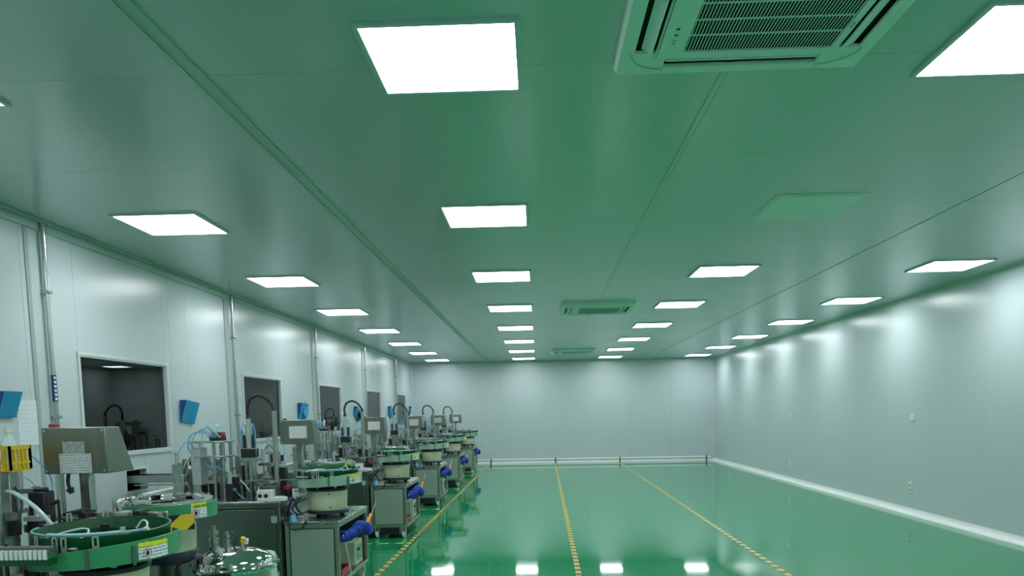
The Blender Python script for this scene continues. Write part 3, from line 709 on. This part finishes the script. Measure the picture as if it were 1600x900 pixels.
def make_front_feeder():
    c = (-1.665, 5.95, .62)
    t = thing('bowl_feeder', 'x', 'bowl feeder', c, 'green bowl feeders on the cabinets')
    for k in range(3):
        a = 2*PI*k/3+.5
        MB().cyl((c[0]+.11*math.cos(a), c[1]+.11*math.sin(a), .6205), (c[0]+.11*math.cos(a), c[1]+.11*math.sin(a), .650), .018, n=12).build('rubber_foot', 'rubber', t)
    MB().lathe(c, [(0, .030), (.160, .030), (.162, .034), (.162, .052), (.158, .056), (0, .056)], 40).build('base_plate', 'navy', t)
    MB().lathe(c, [(0, .056), (.142, .056), (.146, .062), (.155, .200), (.152, .206), (0, .206)], 44).build('barrel', 'cream', t)
    for a in (-1.2, -1.25):
        zz = .08 if a == -1.2 else .185
        m = Matrix.Rotation(a, 4, 'Z'); q = m @ Vector((.15, 0, 0))
        MB().cyl((c[0]+q.x*.97, c[1]+q.y*.97, .62+zz), (c[0]+q.x*1.06, c[1]+q.y*1.06, .62+zz), .006, n=8).build('bolt', 'black', t)
    MB().lathe(c, [(0, .206), (.158, .206), (.163, .212), (.163, .224), (.150, .228), (0, .228)], 40).build('collar', 'black', t)
    for k in range(6):
        a = 2*PI*k/6+.2
        MB().cyl((c[0]+.13*math.cos(a), c[1]+.13*math.sin(a), .846), (c[0]+.13*math.cos(a), c[1]+.13*math.sin(a), .878), .016, n=10).build('spring_mount', 'steel', t)
    zf = lambda a: math.sin(a)        # rim is higher at the back
    R = .242
    b = MB().lathe(c, [(0, .255), (.15, .256), (.215, .272), (.236, .300), (R, .362, .008), (R+.003, .372, .010), (R-.005, .373, .010), (R-.008, .360, .008), (.226, .325), (.195, .318), (.12, .308), (0, .312)], 56, zfun=zf).build('bowl', 'bowl', t)
    sp = MB(); pr_ = []
    n = 70
    for i in range(n+1):
        a = -PI*.4+2.2*2*PI*i/n; r0 = .125+.085*i/n; z = c[2]+.313+.045*i/n
        pr_ += [(c[0]+(r0)*math.cos(a), c[1]+r0*math.sin(a), z), (c[0]+(r0+.022)*math.cos(a), c[1]+(r0+.022)*math.sin(a), z-.001), (c[0]+(r0+.022)*math.cos(a), c[1]+(r0+.022)*math.sin(a), z-.006), (c[0]+r0*math.cos(a), c[1]+r0*math.sin(a), z-.006)]
    sp.add(pr_, [(4*i+k, 4*i+(k+1) % 4, 4*i+4+(k+1) % 4, 4*i+4+k) for i in range(n) for k in range(4)]); sp.build('spiral_track', 'bowl', t)
    # outer return band, lower, in two segments
    ba = MB().lathe(c, [(.240, .250, .012), (.270, .250, .012), (.272, .290, .022), (.272, .316, .028), (.268, .317, .028), (.267, .258, .012), (.240, .256, .012)], 34, -PI*.72, PI*.28, zfun=lambda a: math.cos(a)).build('outer_band', 'bandlight', t)
    MB().lathe(c, [(.240, .250), (.262, .250), (.264, .300), (.260, .301), (.258, .257), (.240, .256)], 18, PI*.55, PI*1.25).build('outer_track', 'bandlight', t)
    for a in (-PI*.40, -PI*.22): MB().box(-.0, .006, -.006, .006, .872, .945, Matrix.Translation((c[0], c[1], 0)) @ Matrix.Rotation(a, 4, 'Z') @ Matrix.Translation((.2725, 0, 0))).build('band_joint', 'steel_dark', t)
    sticker(t, c, .2735, -PI*.20, -PI*.045, .886, .953)
    for a in (-2.85, -2.45, -2.1, -1.72, -1.58, -1.15, 2.6, 2.05): clip(MB(), c, a, .2455, .935 if a < 0 else .975).build('rim_clip', 'zinc', t)
    MB().tube(spline(arc(c, .236, -PI*.95, -PI*.12, 10, .374, .374), 3), .0045, 6).build('air_tube', 'teal', t)  # teal tube standing in for the highlight along the bowl rim
    MB().tube(spline(arc(c, .226, -PI*.62, -PI*.25, 8, .372, .372), 3), .008, 6).build('rim_highlight_strip', 'clear', t)  # pale strip imitating the bright glint on the front rim
    MB().tube(spline([(c[0]-.22, c[1]-.10, .95), (c[0]-.13, c[1]-.08, .975), (c[0]-.04, c[1]-.07, .995), (c[0]+.02, c[1]-.13, .99), (c[0]+.0, c[1]-.20, .955)], 6), .004, 6).build('air_tube', 'clear', t)
    MB().cyl((c[0]-.17, c[1]-.205, .945), (c[0]+.04, c[1]-.24, .945), .006, n=8).build('guide_rod', 'zinc', t)
    MB().cyl((c[0]+.02, c[1]-.19, .955), (c[0]+.14, c[1]-.16, .965), .0035, n=8).build('wire_guide', 'steel', t)
    j = MB().box(c[0]+.12, c[0]+.165, c[1]-.13, c[1]-.10, .955, .985).cyl((c[0]+.142, c[1]-.115, .985), (c[0]+.142, c[1]-.115, 1.005), .01, n=8).build('air_jet', 'zinc', t)
    MB().cyl((c[0]+.155, c[1]+.03, .975), (c[0]+.195, c[1]-.03, .955), .013, n=10).build('air_cylinder', 'zinc', t)
    MB().tube(spline([(c[0]+.10, c[1]+.06, .975), (c[0]+.125, c[1]+.06, 1.005), (c[0]+.15, c[1]+.05, 1.0), (c[0]+.158, c[1]+.028, .975)], 6), .004, 6).build('air_tube', 'clear', t)
    MB().box(c[0]-.07, c[0]-.045, c[1]+.10, c[1]+.125, .94, .985).build('sensor', 'black', t)
    MB().box(c[0]+.205, c[0]+.216, c[1]-.085, c[1]-.055, .93, .975).build('adjuster', 'steel', t)
    return t
ff = make_front_feeder()

def make_rear_feeder():
    c = (-1.925, 6.90, 0)
    t = thing('bowl_feeder', 'x', 'bowl feeder', c, 'steel bowl feeders on pedestals')
    MB().box(c[0]-.13, c[0]+.13, c[1]-.13, c[1]+.13, .0005, .015).cyl((c[0], c[1], .015), (c[0], c[1], .67), .06, n=20).box(c[0]-.12, c[0]+.12, c[1]-.12, c[1]+.12, .67, .685).build('pedestal', 'steel_dark', t)
    MB().lathe(c, [(0, .685), (.150, .685), (.152, .69), (.152, .725), (.146, .73), (0, .73)], 36).build('base_plate', 'navy', t)
    MB().lathe(c, [(0, .73), (.138, .73), (.141, .735), (.146, .868), (.142, .873), (0, .873)], 40).build('barrel', 'palegreen', t)
    MB().lathe(c, [(0, .873), (.13, .873), (.13, .895), (0, .895)], 30).build('collar', 'black', t)
    MB().lathe(c, [(0, .895), (.18, .897), (.225, .92), (.238, .985), (.236, .997), (.231, .997), (.226, .975), (.20, .945), (.12, .93), (0, .94)], 52).build('bowl', 'mirror', t)
    for k, (r, z) in enumerate(((.17, .968), (.205, .985))):
        MB().lathe(c, [(r-.012, z), (r+.012, z), (r+.012, z+.004), (r-.012, z+.004), (r-.012, z)], 40).build('spiral_track', 'steel', t)
    MB().lathe(c, [(.241, .905), (.252, .905), (.253, .985), (.249, .986), (.248, .91), (.241, .909)], 36, -PI*.62, PI*.2).build('outer_band', 'band', t)
    m = Matrix.Translation((c[0]+.150, c[1]-.225, 0)) @ Matrix.Rotation(.57, 4, 'Z')
    hz = MB().box(-.095, .095, -.002, .002, .862, .938, m).build('hazard_plate', 'hazard', t)
    MB().box(-.02, .02, .002, .012, .895, .93, m).build('plate_bracket', 'steel', hz)
    sticker(t, c, .2545, -PI*.20, -PI*.08, .91, .985)
    for k in range(16):
        a = PI*.28+2*PI*.66*k/15*.75
        clip(MB(), c, a, .236, .955, .05, .026).build('rim_clip', 'zinc', t)
    for k in range(10):
        a = PI*.3+k*.33; r = .185
        MB().box(r-.012, r+.012, -.022, .022, .973, 1.0, Matrix.Translation((c[0], c[1], 0)) @ Matrix.Rotation(a, 4, 'Z')).build('track_guide', ('zinc', 'mirror', 'steel')[k % 3], t)
    MB().box(c[0]+.12, c[0]+.20, c[1]-.10, c[1]-.03, .975, .993).build('outlet_chute', 'black', t)
    MB().box(c[0]-.05, c[0]+.01, c[1]-.20, c[1]-.15, .985, 1.005).build('selector', 'zinc', t)
    return t
rf = make_rear_feeder()

# ---- copies along the line
index_children()
SPEC = [(mach, 'stainless assembly machine with hose arch and console, %s'),
        (cab, 'stainless wheeled feeder cabinet under a green bowl feeder, %s'),
        (ctl, 'pale green control box inside the open feeder cabinet, %s'),
        (tray, 'red tray on the bottom shelf of the feeder cabinet, %s'),
        (hose, 'blue coiled air hose with orange air gun on cabinet side, %s'),
        (cables, 'dark cable bundle left of the green bowl feeder, %s'),
        (ff, 'green bowl feeder on cream barrel at the front of its cabinet, %s'),
        (rf, 'shiny steel bowl feeder on pedestal behind the green one, %s')]
MACH = {}; FF = {}
for src, lab in SPEC:
    base = src.location.copy()
    for k, dy in enumerate(DY):
        if k == 0 and src in (hose, tray, ctl): continue
        o = src if k == 1 else copy_tree(src)
        o.location = base + Vector((0, dy, 0)); o['label'] = lab % ORD[k]
        if src in (hose, tray, ctl): o['label'] = lab % ['', 'nearest the camera', 'second one back', 'third one back', 'fourth one back', 'farthest one back'][k]
        if src is mach: MACH[k] = o
        if src is ff:
            FF[k] = o
            if k == 0: o.location.x -= .035

# ---- console notices and buttons (they differ from console to console)
def kid(parent, name): return [c for c in parent.children if c.name.split('.')[0] == name][0]
kid(FF[0], 'outer_band').data = kid(FF[0], 'outer_band').data.copy()
kid(FF[0], 'outer_band').data.materials[0] = M['band']
def on_console(k, name, m, x0, x1, z0, z1, y0=6.2765, y1=6.279):
    par = kid(MACH[k], 'console_housing')
    o = MB().box(x0, x1, y0, y1, z0, z1)
    o = o.build(name, m, par); return o
for k in range(6):
    if k == 0:
        on_console(0, 'notice', 'paper_grey', CX-.043, CX+.053, 1.25, 1.315).__setitem__('label', 'grey printed notice')
        on_console(0, 'notice', 'paper', CX-.060, CX+.080, 1.178, 1.262, 6.274, 6.2765).__setitem__('label', 'white printed notice')
        q = on_console(0, 'signal_button', 'red', CX-.112, CX-.083, 1.376, 1.390, 6.30, 6.33)
        MB().tube(spline([(CX-.04, 6.30, 1.174), (CX-.045, 6.30, 1.14), (CX-.04, 6.30, 1.11)], 5), .008, 6).cyl((CX-.04, 6.30, 1.11), (CX-.03, 6.30, 1.09), .018, .01, 8).build('key_switch', 'navy', kid(MACH[0], 'console_housing'))
    else:
        on_console(k, 'notice', 'paper', CX-.055, CX+.09, 1.225, 1.325).__setitem__('label', 'white printed notice')
        on_console(k, 'signal_button', 'black', CX-.112, CX-.085, 1.376, 1.388, 6.30, 6.33)

# ---- conveyor through the wall hatch (second station)
m1 = MACH[1]
cv = MB().box(XL-.35, -2.86, 6.40, 6.415, .862, .925).box(XL-.35, -2.86, 6.60, 6.615, .862, .925).box(XL-.35, -2.86, 6.415, 6.60, .868, .872)
cv.build('conveyor_rail', 'alu', m1)
MB().box(XL-.34, -2.87, 6.418, 6.597, .873, .879).build('conveyor_belt', 'steel_dark', m1)
MB().box(-2.98, -2.94, 6.42, 6.55, TZ, .862).build('conveyor_leg', 'steel', m1)
MB().box(XL+.05, -2.80, 6.375, 6.385, .84, .852).build('guide_bar', 'steel', m1)
MB().box(-2.9, -2.86, 6.375, 6.40, .84, .87).build('bar_bracket', 'steel', m1)

# ---- extra gear of the nearest machine, at the left picture edge
m0 = MACH[0]; m0['_o'] = tuple(m0.location)
MB().box(-2.155, -2.115, 2.98, 3.02, TZ, 1.205).build('tool_post', 'steel', m0, bevel=.003)
mo = MB().box(-2.10, -2.03, 3.06, 3.13, .985, 1.115).cyl((-2.065, 3.095, 1.115), (-2.065, 3.095, 1.13), .03, n=12).build('motor', 'black', m0, bevel=.005)
MB().box(-2.115, -2.015, 3.04, 3.15, .95, .985).build('gearbox', 'steel', mo, bevel=.004)
MB().box(-2.105, -2.03, 3.05, 3.14, TZ, .95).build('motor_stand', 'steel_dark', m0)
MB().tube(spline([(-2.14, 2.99, 1.13), (-2.08, 2.97, 1.115), (-2.0, 2.96, 1.06), (-1.95, 2.98, .98), (-1.94, 3.02, .90)], 7), .009, 8).build('feed_hose', 'clear', m0)
MB().cyl((-2.02, 3.09, 1.06), (-1.985, 3.08, 1.075), .008, n=8).cyl((-1.985, 3.08, 1.075), (-1.985, 3.08, .95), .006, n=8).cyl((-1.96, 3.07, 1.02), (-1.87, 3.06, 1.035), .008, .011, 8).build('clamp_lever', 'black', m0)
ln = MB().box(-2.26, -1.70, 2.5740, 2.5940, .93, .945).box(-2.26, -1.70, 2.5940, 2.6100, .93, .968).box(-2.26, -1.70, 2.5560, 2.5740, .93, .958).build('linear_track', 'alu', m0)
cl = MB()
for k in range(33): cl.box(-2.25+k*.0168, -2.25+k*.0168+.010, 2.5480, 2.5555, .928, .962)
cl.build('track_clips', 'white', ln, kind='stuff')
MB().box(-2.24, -1.70, 2.5580, 2.6060, .905, .9295).build('track_base', 'bowl', ln)
rl = MB().box(-2.2, -1.63, 3.22, 3.25, .955, .985).box(-2.2, -1.63, 3.27, 3.29, .975, 1.0)
rl.build('slide_rail', 'alu', m0, bevel=.002)
for k in range(7):
    MB().box(-2.15+k*.08, -2.12+k*.08, 3.215, 3.30, .985, 1.0+.006*(k % 3)).build('slide_block', ('steel', 'zinc', 'black')[k % 3], m0)
for x in (-2.17, -1.97): MB().box(x-.015, x+.015, 3.225, 3.255, TZ, .955).build('rail_stand', 'steel_dark', m0)
# yellow basket on the tool post with bottles
bk = thing('yellow_basket', 'yellow plastic basket holding bottles on a post at the left edge', 'basket', (-2.10, 3.0, 1.206))
x0, x1, y0, y1, z0, z1 = -2.28, -2.075, 2.94, 3.06, 1.207, 1.295
MB().box(x0, x1, y0, y1, z0, z0+.006).build('base', 'yellow', bk)
sl_ = MB()
for (a0, b0, a1, b1) in ((x0, y0, x1, y0), (x0, y1, x1, y1), (x0, y0, x0, y1), (x1, y0, x1, y1)):
    d = Vector((a1-a0, b1-b0)); L = d.length; n = max(3, int(L/.022))
    for i in range(n+1):
        px, py = a0+d.x*i/n, b0+d.y*i/n; sl_.box(px-.004, px+.004, py-.004, py+.004, z0+.006, z1)
    sl_.box(min(a0, a1)-.004, max(a0, a1)+.004, min(b0, b1)-.004, max(b0, b1)+.004, z1, z1+.014)
    sl_.box(min(a0, a1)-.003, max(a0, a1)+.003, min(b0, b1)-.003, max(b0, b1)+.003, z0+.03, z0+.038)
sl_.build('slatted_sides', 'yellow', bk)
for i, (x, y, h, m_, l) in enumerate(((-2.115, 3.0, .15, 'clear', 'clear bottle with white cap standing in the yellow basket'), (-2.19, 3.0, .11, 'black', 'black bottle standing in the yellow basket'))):
    b = thing('bottle', l, 'bottle', (x, y, z0+.0065))
    zb = z0+.0065
    MB().lathe((x, y, zb), [(0, 0), (.024, 0), (.026, .005), (.026, h*.72), (.012, h*.88), (.012, h), (0, h)], 18).build('body', m_, b)
    MB().cyl((x, y, zb+h-.002), (x, y, zb+h+.02), .016, n=14).build('cap', 'white' if i == 0 else 'black', b)

# ---- pressure vessel and pump box in front of the second machine
c = (-1.605, 3.92, 0)
tk = thing('pressure_tank', 'polished stainless tank with domed lid, clamps and fittings beside the nearest cabinet', 'tank', c)
for k in range(3):
    a = 2*PI*k/3; MB().cyl((c[0]+.15*math.cos(a), c[1]+.15*math.sin(a), .0005), (c[0]+.15*math.cos(a), c[1]+.15*math.sin(a), .12), .014, n=10).build('leg', 'steel', tk)
MB().lathe(c, [(0, .10), (.10, .105), (.17, .14), (.178, .18), (.178, .615), (.0, .615)], 44).build('vessel', 'steel', tk)
MB().lathe(c, [(.17, .615), (.212, .615), (.215, .622), (.215, .632), (.205, .637), (.17, .637)], 48).build('flange', 'mirror', tk)
prof = [(.202, .637)] + [(.198*math.cos(u*PI/2/9), .645+.085*math.sin(u*PI/2/9)) for u in range(10)]
MB().lathe(c, prof, 48).build('domed_lid', 'mirror', tk)
for k in range(8):
    a = 2*PI*k/8+.3; m = Matrix.Translation((c[0], c[1], 0)) @ Matrix.Rotation(a, 4, 'Z')
    q = MB().box(.192, .226, -.012, .012, .637, .650, m).build('clamp', 'steel', tk)
    MB().cyl(m @ Vector((.208, 0, .650)), m @ Vector((.208, 0, .672)), .008, n=8).build('clamp_nut', 'zinc', q)
def fitting(x, y, zb, h, r, name='fitting'):
    q = MB(); z = zb
    for i, (rr, hh) in enumerate(((1, .18), (.7, .12), (1, .2), (.6, .15), (.9, .15), (.5, .2))):
        q.cyl((x, y, z), (x, y, z+hh*h), r*rr, n=12); z += hh*h
    return q.build(name, 'steel', tk)
fitting(c[0]-.09, c[1]-.03, .715, .13, .026); fitting(c[0]-.03, c[1]-.01, .727, .085, .018)
q = MB().cyl((c[0]+.035, c[1]+.03, .722), (c[0]+.035, c[1]+.03, .755), .009, n=8).build('relief_valve', 'zinc', tk)
MB().cyl((c[0]+.035, c[1]+.03, .752), (c[0]+.045, c[1]+.02, .775), .014, .012, 10).build('valve_knob', 'yellow', q)
MB().cyl((c[0]+.055, c[1]+.025, .745), (c[0]+.068, c[1]+.015, .768), .012, .008, 10).build('valve_outlet', 'clear', q)
MB().cyl((c[0]-.035, c[1]-.10, .712), (c[0]-.035, c[1]-.112, .735), .018, n=14).build('gauge', 'zinc', tk)
MB().tube(spline([(c[0]+.0, c[1]+.0, .73), (c[0]+.01, c[1], .76), (c[0]+.0, c[1]+.02, .79), (c[0]-.03, c[1]+.04, .80)], 6), .005, 6).build('air_tube', 'navy', tk)
pb = thing('pump_box', 'pale green rounded pump box on the floor behind the domed tank', 'box', (-1.65, 4.275, 0))
MB().box(-1.76, -1.54, 4.15, 4.40, .03, .63).build('housing', 'palegreen', pb, bevel=.03)
MB().box(-1.76, -1.54, 4.15, 4.40, .0005, .03).build('plinth', 'rubber', pb)
MB().box(-1.70, -1.60, 4.14, 4.15, .54, .56).build('handle', 'zinc', pb)
MB().cyl((-1.64, 4.27, .628), (-1.64, 4.27, .65), .03, n=16).build('filler_cap', 'palegreen', pb)

for o in COL.objects:
    if '_o' in o: del o['_o']
